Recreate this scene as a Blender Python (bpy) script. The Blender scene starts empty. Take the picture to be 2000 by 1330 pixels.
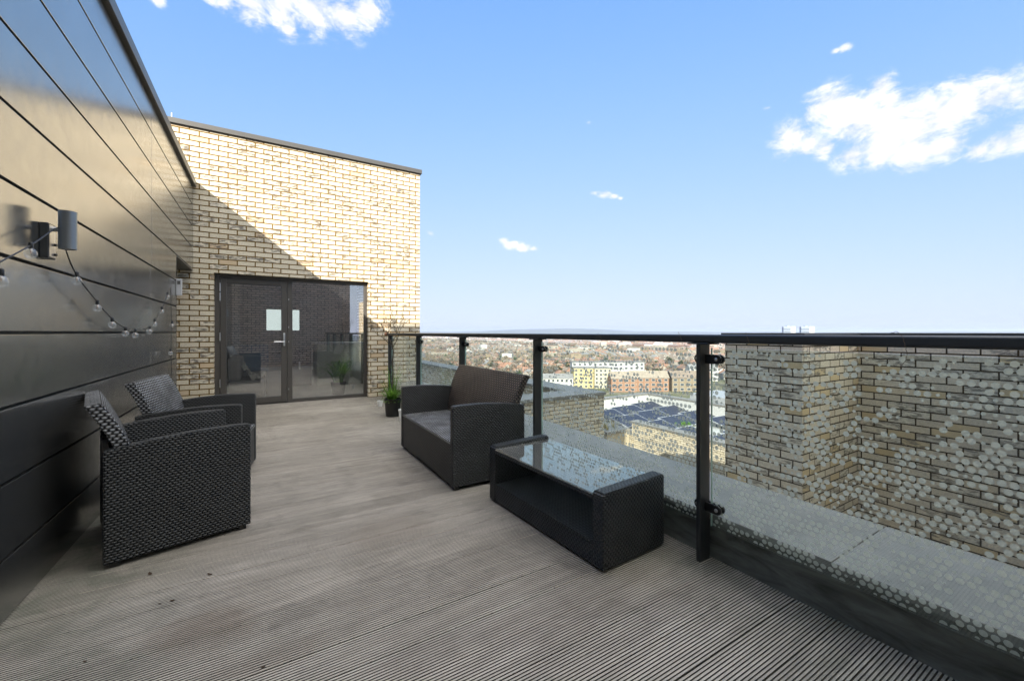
import bpy, math, random
from math import sin, cos, pi, radians, sqrt, floor, atan2
from mathutils import Vector, Matrix
rnd = random.Random(7)
scene = bpy.context.scene
COL = scene.collection
# ------------------------------------------------------------------ camera frame
YAW = radians(31.2); FX, FY = sin(YAW), cos(YAW); RX, RY = cos(YAW), -sin(YAW)
EYE = 1.115; FPX = 800.0; HOR = 649.0
def ray(u, v):
    a = (u-1000)/FPX; return Vector((FX+a*RX, FY+a*RY, (HOR-v)/FPX))
def on_x(u, v, X):
    d = ray(u, v); t = X/d.x; return Vector((X, t*d.y, EYE+t*d.z))
def at_depth(a, t):
    return (t*(FX+a*RX), t*(FY+a*RY))
# ------------------------------------------------------------------ tagging
def tag(o, label=None, cat=None, group=None, kind=None):
    if label: o['label'] = label
    if cat: o['category'] = cat
    if group: o['group'] = group
    if kind: o['kind'] = kind
    return o
def thing(name, label, cat, loc=(0,0,0), rz=0, group=None):
    o = bpy.data.objects.new(name, None); COL.objects.link(o)
    o.location = loc; o.rotation_euler = (0,0,rz); o.empty_display_size = .1
    return tag(o, label, cat, group)
# ------------------------------------------------------------------ mesh builder
class MB:
    def __init__(s): s.v=[]; s.f=[]; s.m=[]; s.smooth=[]
    def add(s, vs, fs, mi=0, sm=False):
        b=len(s.v); s.v += [tuple(p) for p in vs]
        for f in fs: s.f.append([b+i for i in f]); s.m.append(mi); s.smooth.append(sm)
        return s
    def box(s, x0,x1,y0,y1,z0,z1, mi=0, M=None):
        vs=[Vector((x,y,z)) for z in (z0,z1) for y in (y0,y1) for x in (x0,x1)]
        if M is not None: vs=[M@p for p in vs]
        return s.add(vs, [(0,2,3,1),(4,5,7,6),(0,1,5,4),(2,6,7,3),(0,4,6,2),(1,3,7,5)], mi)
    def tube(s, pts, r, n=6, mi=0, cap=True):
        pts=[Vector(p) for p in pts]; rs = r if isinstance(r,(list,tuple)) else [r]*len(pts)
        vs=[]; up=Vector((0,0,1)); prev=None
        for i,p in enumerate(pts):
            d=(pts[min(i+1,len(pts)-1)]-pts[max(i-1,0)]).normalized()
            if prev is None:
                a=d.cross(up) if abs(d.z)<.95 else d.cross(Vector((1,0,0)))
            else: a=prev-d*prev.dot(d)
            a.normalize(); prev=a; b=d.cross(a)
            vs += [p+(a*cos(2*pi*k/n)+b*sin(2*pi*k/n))*rs[i] for k in range(n)]
        fs=[]
        for i in range(len(pts)-1):
            for k in range(n): fs.append((i*n+k, i*n+(k+1)%n, (i+1)*n+(k+1)%n, (i+1)*n+k))
        if cap: fs += [tuple(range(n-1,-1,-1)), tuple((len(pts)-1)*n+k for k in range(n))]
        return s.add(vs, fs, mi, n>5)
    def lathe(s, prof, c=(0,0,0), n=20, mi=0, closed_bottom=True, closed_top=True):
        vs=[(c[0]+r*cos(2*pi*k/n), c[1]+r*sin(2*pi*k/n), c[2]+z) for r,z in prof for k in range(n)]
        fs=[(i*n+k, i*n+(k+1)%n, (i+1)*n+(k+1)%n, (i+1)*n+k) for i in range(len(prof)-1) for k in range(n)]
        if closed_bottom: fs.append(tuple(range(n-1,-1,-1)))
        if closed_top: fs.append(tuple((len(prof)-1)*n+k for k in range(n)))
        return s.add(vs, fs, mi, True)
    def ball(s, c, r, nu=12, nv=8, mi=0, sc=(1,1,1)):
        prof=[(max(r*sin(pi*j/nv),1e-4), -r*cos(pi*j/nv)*sc[2]) for j in range(nv+1)]
        return s.lathe(prof, c, nu, mi, False, False)
    def prism(s, poly, lo, hi, axis='y', mi=0):
        # poly: 2d points (p,q); axis y -> (p, t, q); axis x -> (t,p,q); axis z -> (p,q,t)
        n=len(poly); f={'y':lambda p,q,t:(p,t,q),'x':lambda p,q,t:(t,p,q),'z':lambda p,q,t:(p,q,t)}[axis]
        vs=[f(p,q,lo) for p,q in poly]+[f(p,q,hi) for p,q in poly]
        fs=[tuple(range(n)), tuple(range(2*n-1,n-1,-1))]+[(k,(k+1)%n,n+(k+1)%n,n+k) for k in range(n)]
        return s.add(vs, fs, mi)
    def build(s, name, mats, parent=None, bevel=0, local=False, seg=2, fixn=True):
        me=bpy.data.meshes.new(name)
        off=Vector((0,0,0)) if (parent is None or local) else abs_loc(parent)
        me.from_pydata([(p[0]-off.x,p[1]-off.y,p[2]-off.z) for p in s.v], [], s.f)
        if fixn and len(s.f)<60000:
            import bmesh
            bm=bmesh.new(); bm.from_mesh(me); bmesh.ops.recalc_face_normals(bm, faces=bm.faces); bm.to_mesh(me); bm.free()
        if not isinstance(mats,(list,tuple)): mats=[mats]
        for m in mats: me.materials.append(m)
        me.polygons.foreach_set('material_index', s.m)
        me.polygons.foreach_set('use_smooth', s.smooth)
        uv=me.uv_layers.new(name='UVMap'); dat=[0.0]*(2*len(me.loops))
        for p in me.polygons:
            n=p.normal; ax=abs(n.x); ay=abs(n.y); az=abs(n.z)
            for li in p.loop_indices:
                c=me.vertices[me.loops[li].vertex_index].co
                x,y,z=c.x+off.x,c.y+off.y,c.z+off.z
                if az>=ax and az>=ay: a,b=x,y
                elif ax>=ay: a,b=y,z
                else: a,b=x,z
                dat[2*li]=a; dat[2*li+1]=b
        uv.data.foreach_set('uv', dat)
        me.update()
        if any(s.smooth): me.set_sharp_from_angle(angle=radians(42))
        o=bpy.data.objects.new(name, me); COL.objects.link(o)
        if parent is not None: o.parent=parent
        if bevel:
            b=o.modifiers.new('Bevel','BEVEL'); b.width=bevel; b.segments=seg; b.limit_method='ANGLE'; b.angle_limit=radians(50)
        return o
def abs_loc(o):
    v=Vector(o.location)
    while o.parent is not None: o=o.parent; v+=Vector(o.location)
    return v
# ------------------------------------------------------------------ materials
def newmat(name):
    m=bpy.data.materials.new(name); m.use_nodes=True; nt=m.node_tree; nt.nodes.clear()
    return m, nt
class G:
    """tiny node helper"""
    def __init__(s, nt): s.nt=nt
    def n(s, typ, ins=None, **props):
        nd=s.nt.nodes.new(typ)
        for k,v in props.items(): setattr(nd,k,v)
        for k,v in (ins or {}).items():
            sock=nd.inputs[k]
            if isinstance(v, bpy.types.NodeSocket): s.nt.links.new(v, sock)
            elif isinstance(v, bpy.types.Node): s.nt.links.new(v.outputs[0], sock)
            else: sock.default_value=v
        return nd
    def math(s, op, a, b=None, c=None, clamp=False):
        nd=s.n('ShaderNodeMath', {0:a}, operation=op, use_clamp=clamp)
        for i,x in ((1,b),(2,c)):
            if x is not None:
                if isinstance(x,(bpy.types.NodeSocket,bpy.types.Node)):
                    s.nt.links.new(x if isinstance(x,bpy.types.NodeSocket) else x.outputs[0], nd.inputs[i])
                else: nd.inputs[i].default_value=x
        return nd.outputs[0]
    def mix(s, fac, a, b, mode='MIX'):
        nd=s.n('ShaderNodeMix', data_type='RGBA', blend_type=mode)
        for i,x in ((0,fac),(6,a),(7,b)):
            if isinstance(x,(bpy.types.NodeSocket,bpy.types.Node)):
                s.nt.links.new(x if isinstance(x,bpy.types.NodeSocket) else x.outputs[0], nd.inputs[i])
            else: nd.inputs[i].default_value = x if i==0 else (*x,1)
        return nd.outputs[2]
    def ramp(s, fac, stops, interp='LINEAR'):
        nd=s.n('ShaderNodeValToRGB', {0:fac}); cr=nd.color_ramp; cr.interpolation=interp
        while len(cr.elements)<len(stops): cr.elements.new(.5)
        for e,(p,c) in zip(cr.elements, stops):
            e.position=p; e.color=(c,c,c,1) if not isinstance(c,(tuple,list)) else (*c,1)
        return nd.outputs[0]
    def noise(s, vec, scale, detail=4, rough=.55, dist=0):
        nd=s.n('ShaderNodeTexNoise', {'Vector':vec,'Scale':scale,'Detail':detail,'Roughness':rough,'Distortion':dist})
        return nd.outputs[0]
    def out(s, sh, vol=None):
        o=s.n('ShaderNodeOutputMaterial'); s.nt.links.new(sh.outputs[0] if isinstance(sh,bpy.types.Node) else sh, o.inputs[0])
        return o
    def princ(s, base, rough=.6, metal=0, spec=.5, normal=None, **kw):
        ins={'Base Color':base if not isinstance(base,tuple) else (*base,1),'Roughness':rough,'Metallic':metal,'Specular IOR Level':spec}
        if normal is not None: ins['Normal']=normal
        ins.update(kw); return s.n('ShaderNodeBsdfPrincipled', ins)
    def bump(s, h, dist=.002, strength=1):
        return s.n('ShaderNodeBump', {'Height':h,'Distance':dist,'Strength':strength}).outputs[0]
def obco(g): return g.n('ShaderNodeTexCoord').outputs['Object']
def uvco(g): return g.n('ShaderNodeTexCoord').outputs['UV']
def simple(name, col, rough=.6, metal=0, spec=.5, var=.12, nscale=6, bump=0, bscale=60):
    m,nt=newmat(name); g=G(nt); co=obco(g)
    f=g.ramp(g.noise(co,nscale,5),[(.3,1-var),(.7,1+0*var)])
    c=g.mix(1,col,f,'MULTIPLY')
    nrm=g.bump(g.noise(co,bscale,4),bump) if bump else None
    g.out(g.princ(c,rough,metal,spec,nrm)); return m
def brick_mat(name, c_lo, c_hi, mortar, patch=(.10,.09,.08), patch_amt=.72, ms=.0066, bw=.225, rough=.85, warm=(.42,.28,.14), warm_amt=.0, dirt=.25):
    m,nt=newmat(name); g=G(nt); uv=uvco(g)
    br=g.n('ShaderNodeTexBrick', {'Vector':uv,'Color1':(0,0,0,1),'Color2':(1,1,1,1),'Mortar':(.5,.5,.5,1),'Scale':1.0,'Mortar Size':ms,'Mortar Smooth':.12,'Bias':0,'Brick Width':bw,'Row Height':.075}, offset=.5)
    r=br.outputs[0]; fac=br.outputs[1]
    fine=g.noise(uv,55,5,.6); mid=g.noise(uv,9,3)
    base=g.mix(r,c_lo,c_hi)
    base=g.mix(1,base,g.ramp(fine,[(.25,.72),(.65,1.06)]),'MULTIPLY')
    rr=g.n('ShaderNodeTexWhiteNoise',{'Vector':g.n('ShaderNodeCombineXYZ',{0:r,1:3.7}).outputs[0]},noise_dimensions='3D').outputs[0]
    if warm_amt: base=g.mix(g.ramp(rr,[(1-warm_amt-.02,0),(1-warm_amt,.75)]),base,warm)
    # dark kiln patches on some bricks: streaky horizontally stretched noise
    mp=g.n('ShaderNodeMapping',{'Vector':uv,'Scale':(10,34,1)})
    pn=g.noise(mp.outputs[0],1.0,5,.65,.8)
    sel=g.ramp(r,[(patch_amt,0),(patch_amt+.06,1)])
    pf=g.math('MULTIPLY',sel,g.ramp(pn,[(.44,0),(.58,.85)]))
    base=g.mix(pf,base,patch)
    base=g.mix(g.math('MULTIPLY',g.ramp(mid,[(.45,0),(.8,1)]),dirt),base,(.25,.22,.18))
    mo=g.mix(g.ramp(g.noise(uv,30,3),[(.3,.65),(.7,1.1)]),(.03,.02,.01),mortar)
    col=g.mix(fac,base,mo)
    h=g.math('ADD',g.math('MULTIPLY',g.math('SUBTRACT',1,fac),1.0),g.math('MULTIPLY',fine,.22))
    g.out(g.princ(col,rough,0,.25,g.bump(h,.008))); return m
def weave_mat(name, col, hi, rough=.38, k=1.0):
    m,nt=newmat(name); g=G(nt); uv=uvco(g); sp=g.n('ShaderNodeSeparateXYZ',{0:uv})
    v=g.math('DIVIDE',sp.outputs[1],.0125*k); row=g.math('FLOOR',v); odd=g.math('MODULO',g.math('ABSOLUTE',row),2)
    u=g.math('ADD',g.math('DIVIDE',sp.outputs[0],.0225*k),g.math('MULTIPLY',odd,.5))
    fu=g.math('FRACT',g.math('ADD',u,500)); fv=g.math('FRACT',v)
    su=g.math('POWER',g.math('SINE',g.math('MULTIPLY',fu,pi)),.55); sv=g.math('POWER',g.math('SINE',g.math('MULTIPLY',g.math('ABSOLUTE',fv),pi)),.5)
    h=g.math('MULTIPLY',su,sv)
    c=g.mix(g.ramp(h,[(.15,0),(.8,1)]),(.004,.004,.004),col)
    c=g.mix(g.math('MULTIPLY',g.ramp(h,[(.6,0),(.95,1)]),g.ramp(g.noise(obco(g),7,3),[(.3,.35),(.7,1)])),c,hi)  # paints a highlight onto the strand tops
    g.out(g.princ(c,rough,0,.42,g.bump(h,.006))); return m

M={}
M['brick']=brick_mat('cream_brick',(.60,.525,.385),(.76,.68,.53),(.165,.092,.012),ms=.0078,patch_amt=.62,dirt=.08,warm=(.56,.41,.25),warm_amt=.05)
M['brick_dark']=brick_mat('stock_brick',(.78,.66,.49),(.93,.84,.67),(.075,.05,.024),patch=(.22,.19,.15),patch_amt=.56,warm=(.72,.54,.28),warm_amt=.12,dirt=.12)
M['brick_mid']=brick_mat('buff_brick',(.52,.45,.33),(.68,.60,.47),(.12,.09,.05),patch_amt=.66)
M['brick_rear']=brick_mat('rear_brick',(.56,.42,.32),(.74,.60,.47),(.07,.05,.035),patch=(.12,.09,.08),patch_amt=.5,ms=.009)
M['frame']=simple('anodised_bronze',(.085,.078,.07),.42,.2,.5,.15,3)
M['rail']=simple('charcoal_powder_coat',(.035,.037,.038),.35,.1,.5,.2,5,.0004,200)
M['black']=simple('black_plastic',(.012,.012,.012),.35,0,.5,.2)
M['coping_dark']=simple('dark_metal_coping',(.10,.097,.09),.4,.3,.5,.15,2)
M['dark_edge']=simple('dark_edge',(.02,.02,.02),.6)
M['steel']=simple('brushed_steel',(.62,.62,.62),.28,.9,.5,.1)
M['white_plastic']=simple('white_plastic',(.75,.75,.74),.4,0,.5,.06)
M['white']=simple('white_paint',(.50,.50,.485),.7,0,.3,.1)
M['plaster']=simple('plaster',(.30,.295,.28),.85,0,.2,.06)
M['soil']=simple('potting_soil',(.05,.035,.022),.95,0,.1,.4,40,.004,90)
M['twig']=simple('dry_twig',(.16,.12,.085),.8,0,.2,.3,30)
M['bark']=simple('sapling_bark',(.10,.085,.06),.85,0,.2,.3,30)
M['leafdry']=simple('dry_leaf',(.07,.045,.03),.85,0,.2,.4,30)
M['copper']=simple('weathered_terracotta',(.38,.19,.11),.6,0,.4,.25,20)
M['render']=simple('beige_render',(.40,.345,.25),.9,0,.2,.1,2)
M['roofgravel']=simple('flat_roof_felt',(.38,.39,.38),.9,0,.2,.25,1.5,.004,40)
M['sofa']=simple('grey_sofa',(.19,.18,.165),.9,0,.2,.2,10)
M['throw']=simple('patterned_throw',(.45,.42,.36),.9,0,.2,.6,25)
M['darkwood']=simple('dark_cabinet',(.03,.027,.025),.5)
M['island']=simple('pale_counter',(.60,.61,.50),.5)
M['blueseat']=simple('blue_cloth',(.04,.10,.17),.8)
def leaf_mat(name,a,b,tr=.35):
    m,nt=newmat(name); g=G(nt)
    c=g.mix(g.ramp(g.noise(obco(g),18,3),[(.35,0),(.65,1)]),a,b)
    d=g.princ(c,.55,0,.35); t=g.n('ShaderNodeBsdfTranslucent',{'Color':c})
    g.out(g.n('ShaderNodeMixShader',{0:tr,1:d,2:t})); return m
M['leaf']=leaf_mat('weed_leaf',(.06,.16,.02),(.20,.36,.05))
M['leafdark']=leaf_mat('spider_leaf',(.05,.17,.03),(.18,.34,.08))
M['grassdry']=leaf_mat('dry_grass',(.22,.20,.09),(.42,.36,.18))
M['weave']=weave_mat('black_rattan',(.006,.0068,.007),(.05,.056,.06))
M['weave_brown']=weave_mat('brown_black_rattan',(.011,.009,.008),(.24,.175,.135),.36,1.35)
M['weave_sheen']=weave_mat('painted_sheen_rattan',(.022,.023,.024),(.46,.47,.49),.27,1.2)  # paler copy of the black rattan, sky sheen painted into its colour
def clad():
    m,nt=newmat('gloss_dark_cladding'); g=G(nt); co=obco(g)
    n1=g.noise(co,.9,2,.4); n2=g.noise(co,14,5,.6)
    rough=g.n('ShaderNodeMapRange',{0:n2,1:.3,2:.75,3:.17,4:.27}).outputs[0]
    col=g.mix(g.ramp(g.noise(co,3,5,.6),[(.3,0),(.8,1)]),(.35,.35,.34),(.41,.41,.395))
    g.out(g.princ(col,rough,.92,.5,g.bump(n1,.0035,.35))); return m
M['clad']=clad()
def deck():
    m,nt=newmat('grooved_composite'); g=G(nt); uv=uvco(g); sp=g.n('ShaderNodeSeparateXYZ',{0:uv})
    board=g.math('FLOOR',g.math('DIVIDE',sp.outputs[1],.148))
    wn=g.n('ShaderNodeTexWhiteNoise',{'W':board},noise_dimensions='1D').outputs[0]
    big=g.noise(uv,.9,5,.6,.4)
    st=g.n('ShaderNodeMapping',{'Vector':uv,'Scale':(3,22,1)}); streak=g.noise(st.outputs[0],1,6,.65)
    fine=g.noise(uv,240,3,.7)
    blot=g.noise(uv,4.5,6,.68,.6)
    c=g.mix(g.ramp(big,[(.32,0),(.68,1)]),(.35,.312,.262),(.50,.455,.395))
    c=g.mix(1,c,g.ramp(wn,[(0,.86),(1,1.08)]),'MULTIPLY')
    c=g.mix(1,c,g.ramp(streak,[(.3,.74),(.68,1.1)]),'MULTIPLY')
    c=g.mix(1,c,g.ramp(fine,[(.3,.7),(.6,1.08)]),'MULTIPLY')
    c=g.mix(1,c,g.ramp(blot,[(.40,1),(.52,1),(.72,.74)]),'MULTIPLY')
    # algae film near the cladding and the outer kerb
    ax=g.n('ShaderNodeMapRange',{0:sp.outputs[0],1:-.2,2:-.85,3:0,4:1},clamp=True).outputs[0]
    bx=g.n('ShaderNodeMapRange',{0:sp.outputs[0],1:1.45,2:1.9,3:0,4:.9},clamp=True).outputs[0]
    al=g.math('MULTIPLY',g.math('MAXIMUM',ax,bx),g.ramp(blot,[(.36,.1),(.62,1)]))
    c=g.mix(g.math('MULTIPLY',al,.62),c,(.095,.125,.085))
    def stain(px,py,rx,ry,colr,amt,c):
        dx=g.math('DIVIDE',g.math('SUBTRACT',sp.outputs[0],px),rx); dy=g.math('DIVIDE',g.math('SUBTRACT',sp.outputs[1],py),ry)
        q=g.math('SQRT',g.math('ADD',g.math('MULTIPLY',dx,dx),g.math('MULTIPLY',dy,dy)))
        q=g.math('ADD',q,g.math('MULTIPLY',g.math('SUBTRACT',blot,.5),2.2))
        return g.mix(g.ramp(q,[(.35,amt),(1,0)]),c,colr)
    c=stain(-.20,1.93,.22,.16,(.13,.085,.055),.38,c)
    c=stain(.02,1.62,.25,.10,(.15,.11,.08),.28,c)
    c=stain(.62,2.35,.3,.25,(.22,.17,.13),.25,c)
    g.out(g.princ(c,.8,0,.3,g.bump(fine,.0008))); return m
M['deck']=deck()
def deck_groove():
    m,nt=newmat('groove_dark'); g=G(nt)
    c=g.mix(g.ramp(g.noise(uvco(g),6,5),[(.3,0),(.7,1)]),(.035,.033,.028),(.085,.08,.068))  # darker colour for groove sides, bottoms and board gaps
    g.out(g.princ(c,.95,0,.1)); return m
M['groove']=deck_groove()
def kerb_metal():
    m,nt=newmat('weathered_sheet_metal'); g=G(nt); uv=uvco(g)
    a=g.noise(uv,3.5,6,.65,.5); b=g.noise(uv,22,5,.6)
    c=g.mix(g.ramp(a,[(.35,0),(.7,1)]),(.165,.158,.142),(.23,.222,.205))
    c=g.mix(1,c,g.ramp(b,[(.3,.85),(.6,1.03)]),'MULTIPLY')
    g.out(g.princ(c,.42,.05,.3,g.bump(b,.0006))); return m
M['kerb']=kerb_metal()
def upst():
    m,nt=newmat('stained_upstand'); g=G(nt); uv=uvco(g)
    mp=g.n('ShaderNodeMapping',{'Vector':uv,'Scale':(4,16,1)})
    a=g.noise(mp.outputs[0],1,6,.65,.5)
    c=g.mix(g.ramp(a,[(.35,0),(.65,1)]),(.06,.062,.048),(.17,.175,.155))
    g.out(g.princ(c,.6,.1,.4)); return m
M['upstand']=upst()
def schlick(g,f0):
    ge=g.n('ShaderNodeNewGeometry')
    d=g.math('ABSOLUTE',g.n('ShaderNodeVectorMath',{0:ge.outputs['Normal'],1:ge.outputs['Incoming']},operation='DOT_PRODUCT').outputs['Value'])
    return g.math('ADD',f0,g.math('MULTIPLY',g.math('POWER',g.math('SUBTRACT',1,d,clamp=True),5),1-f0))
def glass(name, tint=(.93,.97,.95), dust=.02, refl=1.0, f0=.04):
    m,nt=newmat(name); g=G(nt)
    fr=schlick(g,f0)
    tr=g.n('ShaderNodeBsdfTransparent',{'Color':(*tint,1)}); gl=g.n('ShaderNodeBsdfGlossy',{'Roughness':.005,'Color':(1,1,1,1)})
    s=g.n('ShaderNodeMixShader',{0:g.math('MULTIPLY',fr,refl,clamp=True),1:tr,2:gl})
    if dust:
        di=g.n('ShaderNodeBsdfDiffuse',{'Color':(.8,.8,.8,1)})
        df=g.math('MULTIPLY',g.ramp(g.noise(obco(g),6,6,.7),[(.3,.5),(.75,1.6)]),dust)
        s=g.n('ShaderNodeMixShader',{0:df,1:s,2:di})
    g.out(s); return m
M['glass']=glass('clear_glass',(.93,.97,.95),.012)
M['glassdoor']=glass('door_glass',(.96,.97,.97),.014,1.0,.27)
M['bulb']=glass('bulb_glass',(.95,.96,.96),.10,1.8)
M['tabletop']=None
def tglass():
    m,nt=newmat('smoked_glass'); g=G(nt)
    fr=schlick(g,.075)
    tr=g.n('ShaderNodeBsdfTransparent',{'Color':(.62,.64,.64,1)}); gl=g.n('ShaderNodeBsdfGlossy',{'Roughness':.02,'Color':(1,.95,.86,1)})
    s=g.n('ShaderNodeMixShader',{0:g.math('MULTIPLY',fr,2.0,clamp=True),1:tr,2:gl})
    di=g.n('ShaderNodeBsdfDiffuse',{'Color':(.62,.62,.60,1)})
    g.out(g.n('ShaderNodeMixShader',{0:g.ramp(g.noise(obco(g),5,6,.65),[(.3,.05),(.75,.11)]),1:s,2:di})); return m
M['tabletop']=tglass()
M['glassedge']=simple('glass_edge',(.42,.55,.52),.2)
def frit():
    m,nt=newmat('frit_dots'); g=G(nt); sp=g.n('ShaderNodeSeparateXYZ',{0:uvco(g)})
    P=.0245; PV=.0222
    v=g.math('DIVIDE',g.math('ADD',sp.outputs[1],10),PV); row=g.math('FLOOR',v); odd=g.math('MODULO',row,2)
    u=g.math('ADD',g.math('DIVIDE',g.math('ADD',sp.outputs[0],50),P),g.math('MULTIPLY',odd,.5)); colm=g.math('FLOOR',u)
    fu=g.math('MULTIPLY',g.math('SUBTRACT',g.math('FRACT',u),.5),P); fv=g.math('MULTIPLY',g.math('SUBTRACT',g.math('FRACT',v),.5),PV)
    d=g.math('SQRT',g.math('ADD',g.math('MULTIPLY',fu,fu),g.math('MULTIPLY',fv,fv)))
    cell=g.n('ShaderNodeCombineXYZ',{0:colm,1:row}).outputs[0]
    pair=g.n('ShaderNodeCombineXYZ',{0:g.math('FLOOR',g.math('MULTIPLY',g.math('ADD',colm,row),.5)),1:row,2:3.3}).outputs[0]
    w0=g.n('ShaderNodeTexWhiteNoise',{'Vector':cell},noise_dimensions='2D').outputs[0]
    wp=g.n('ShaderNodeTexWhiteNoise',{'Vector':pair},noise_dimensions='3D').outputs[0]
    w=g.math('ADD',g.math('MULTIPLY',w0,.35),g.math('MULTIPLY',wp,.65))
    cl=g.n('ShaderNodeTexNoise',{'Vector':cell,'Scale':.37,'Detail':1}).outputs[0]
    w2=g.math('ADD',g.math('MULTIPLY',w,.92),g.math('MULTIPLY',cl,.12))
    thr=g.n('ShaderNodeMapRange',{0:sp.outputs[1],1:.30,2:.80,3:.62,4:.43},clamp=True).outputs[0]
    far=g.n('ShaderNodeMapRange',{0:sp.outputs[0],1:1.0,2:3.0,3:0,4:.10},clamp=True).outputs[0]
    thr=g.math('SUBTRACT',thr,far)
    big=g.math('LESS_THAN',w2,thr); small=g.math('LESS_THAN',w2,g.math('ADD',thr,.10))
    rad=g.math('ADD',g.math('MULTIPLY',small,.0052),g.math('MULTIPLY',big,.0044))
    mask=g.math('LESS_THAN',d,rad)
    di=g.n('ShaderNodeBsdfDiffuse',{'Color':(.72,.71,.66,1)}); tl=g.n('ShaderNodeBsdfTranslucent',{'Color':(.72,.71,.66,1)})
    wh=g.n('ShaderNodeMixShader',{0:.4,1:di,2:tl}); tr=g.n('ShaderNodeBsdfTransparent')
    wh=g.n('ShaderNodeMixShader',{0:.12,1:wh,2:tr})
    g.out(g.n('ShaderNodeMixShader',{0:mask,1:tr,2:wh})); return m
M['frit']=frit()
def panel():
    m,nt=newmat('solar_cells'); g=G(nt)
    br=g.n('ShaderNodeTexBrick',{'Vector':uvco(g),'Color1':(.018,.024,.045,1),'Color2':(.026,.032,.055,1),'Mortar':(.10,.11,.14,1),'Scale':1,'Mortar Size':.004,'Brick Width':.16,'Row Height':.16},offset=0)
    g.out(g.princ(br.outputs[0],.45,0,.15)); return m
M['solar']=panel()
M['alu']=simple('white_aluminium',(.40,.41,.42),.4,.3)
def floor_in():
    m,nt=newmat('wood_floor'); g=G(nt)
    br=g.n('ShaderNodeTexBrick',{'Vector':uvco(g),'Color1':(.42,.39,.36,1),'Color2':(.50,.47,.44,1),'Mortar':(.12,.1,.09,1),'Scale':1,'Mortar Size':.002,'Brick Width':1.2,'Row Height':.14},offset=.4)
    g.out(g.princ(br.outputs[0],.35,0,.5)); return m
M['floor_in']=floor_in()
def lamp_mat():
    m,nt=newmat('downlight_glow'); g=G(nt); g.out(g.n('ShaderNodeEmission',{'Color':(1,.9,.75,1),'Strength':5})); return m
M['glow']=lamp_mat()
def ground():
    m,nt=newmat('suburb_ground'); g=G(nt); co=obco(g)
    a=g.noise(co,.012,6,.65); b=g.noise(co,.11,5,.7)
    c=g.mix(g.ramp(a,[(.35,0),(.65,1)]),(.15,.14,.10),(.21,.19,.15))
    c=g.mix(g.ramp(b,[(.4,0),(.62,1)]),c,(.07,.085,.035))
    g.out(g.princ(c,.95,0,.1)); return m
M['ground']=ground()

# ------------------------------------------------------------------ SETTING: deck
def structure(o): o['kind']='structure'; return o
XW=-.855            # face of the left cladding
FAC=7.30            # face of the brick facade
RAILX=1.845
GZ=-40.0
mb=MB()
y=-.60; bd=0
X0d,X1d=-.88,1.905
def strip(x0,x1,y0,y1,z0,z1,mi): mb.add([(x0,y0,z0),(x1,y0,z0),(x1,y1,z1),(x0,y1,z1)],[(0,1,2,3)],mi)
while y<7.40:
    for k in range(12):
        yy=y+k*.012
        x0=-2.4 if yy>6.03 else X0d
        strip(x0,X1d,yy,yy+.0072,0,0,0); strip(x0,X1d,yy+.0072,yy+.0080,0,-.0035,1)
        strip(x0,X1d,yy+.0080,yy+.0112,-.0035,-.0035,1); strip(x0,X1d,yy+.0112,yy+.012,-.0035,0,1)
    ye=y+.144
    gap=[.0010,.0014,.0010,.0016,.0024][bd%5]; bd+=1
    strip(x0,X1d,ye,ye+gap,-.007,-.007,1)
    y=ye+gap
structure(mb.build('deck_floor',[M['deck'],M['groove']],fixn=False))
# ------------------------------------------------------------------ left clad building
t=thing('clad_building','dark glossy panelled wall of the penthouse left of the deck, with brick tower end behind','building',(XW,3,0))
joints=[-.003,.24,.53,.822,1.113,1.41,1.705,2.005,2.306,2.60,2.90,3.16]
G2=.0065
for i in range(len(joints)-1):
    z0,z1=joints[i]+G2,joints[i+1]-G2
    yend=6.0 if z1<2.0 else FAC-.012
    cuts=[-.6,1.75,4.77,yend] if i>=6 else [-.6,1.2,4.74,yend]
    for a,b in zip(cuts[:-1],cuts[1:]):
        MB().box(XW-.03,XW,a+.0012,b-.0012,z0,z1).build('cladding_panel',M['clad'],t,.002)
MB().box(XW-.12,XW-.034,-.6,5.99,0,2.0).box(XW-.12,XW-.034,-.6,FAC-.012,2.004,3.15).build('backing_wall',M['dark_edge'],t)
MB().box(XW-.9,XW-.001,6.004,FAC-.012,1.985,2.003).build('soffit',M['coping_dark'],t)
MB().box(XW-.033,XW,5.975,5.999,.03,1.98).build('corner_trim',M['clad'],t)
MB().box(-5.5,XW-.124,-.6,5.97,-.5,3.14).box(-5.5,-1.76,5.974,FAC-.012,-.5,3.138).box(-1.756,XW-.124,5.974,FAC-.012,2.006,3.139).build('wall_body',M['coping_dark'],t)
MB().box(-5.5,XW+.035,-.6,FAC-.014,3.165,3.255).build('parapet_cap',M['coping_dark'],t,.004)
for yy in (2.9,4.6): MB().box(XW-.02,XW+.005,yy,yy+.02,3.257,3.285).build('cap_clip',M['steel'],t)
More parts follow.
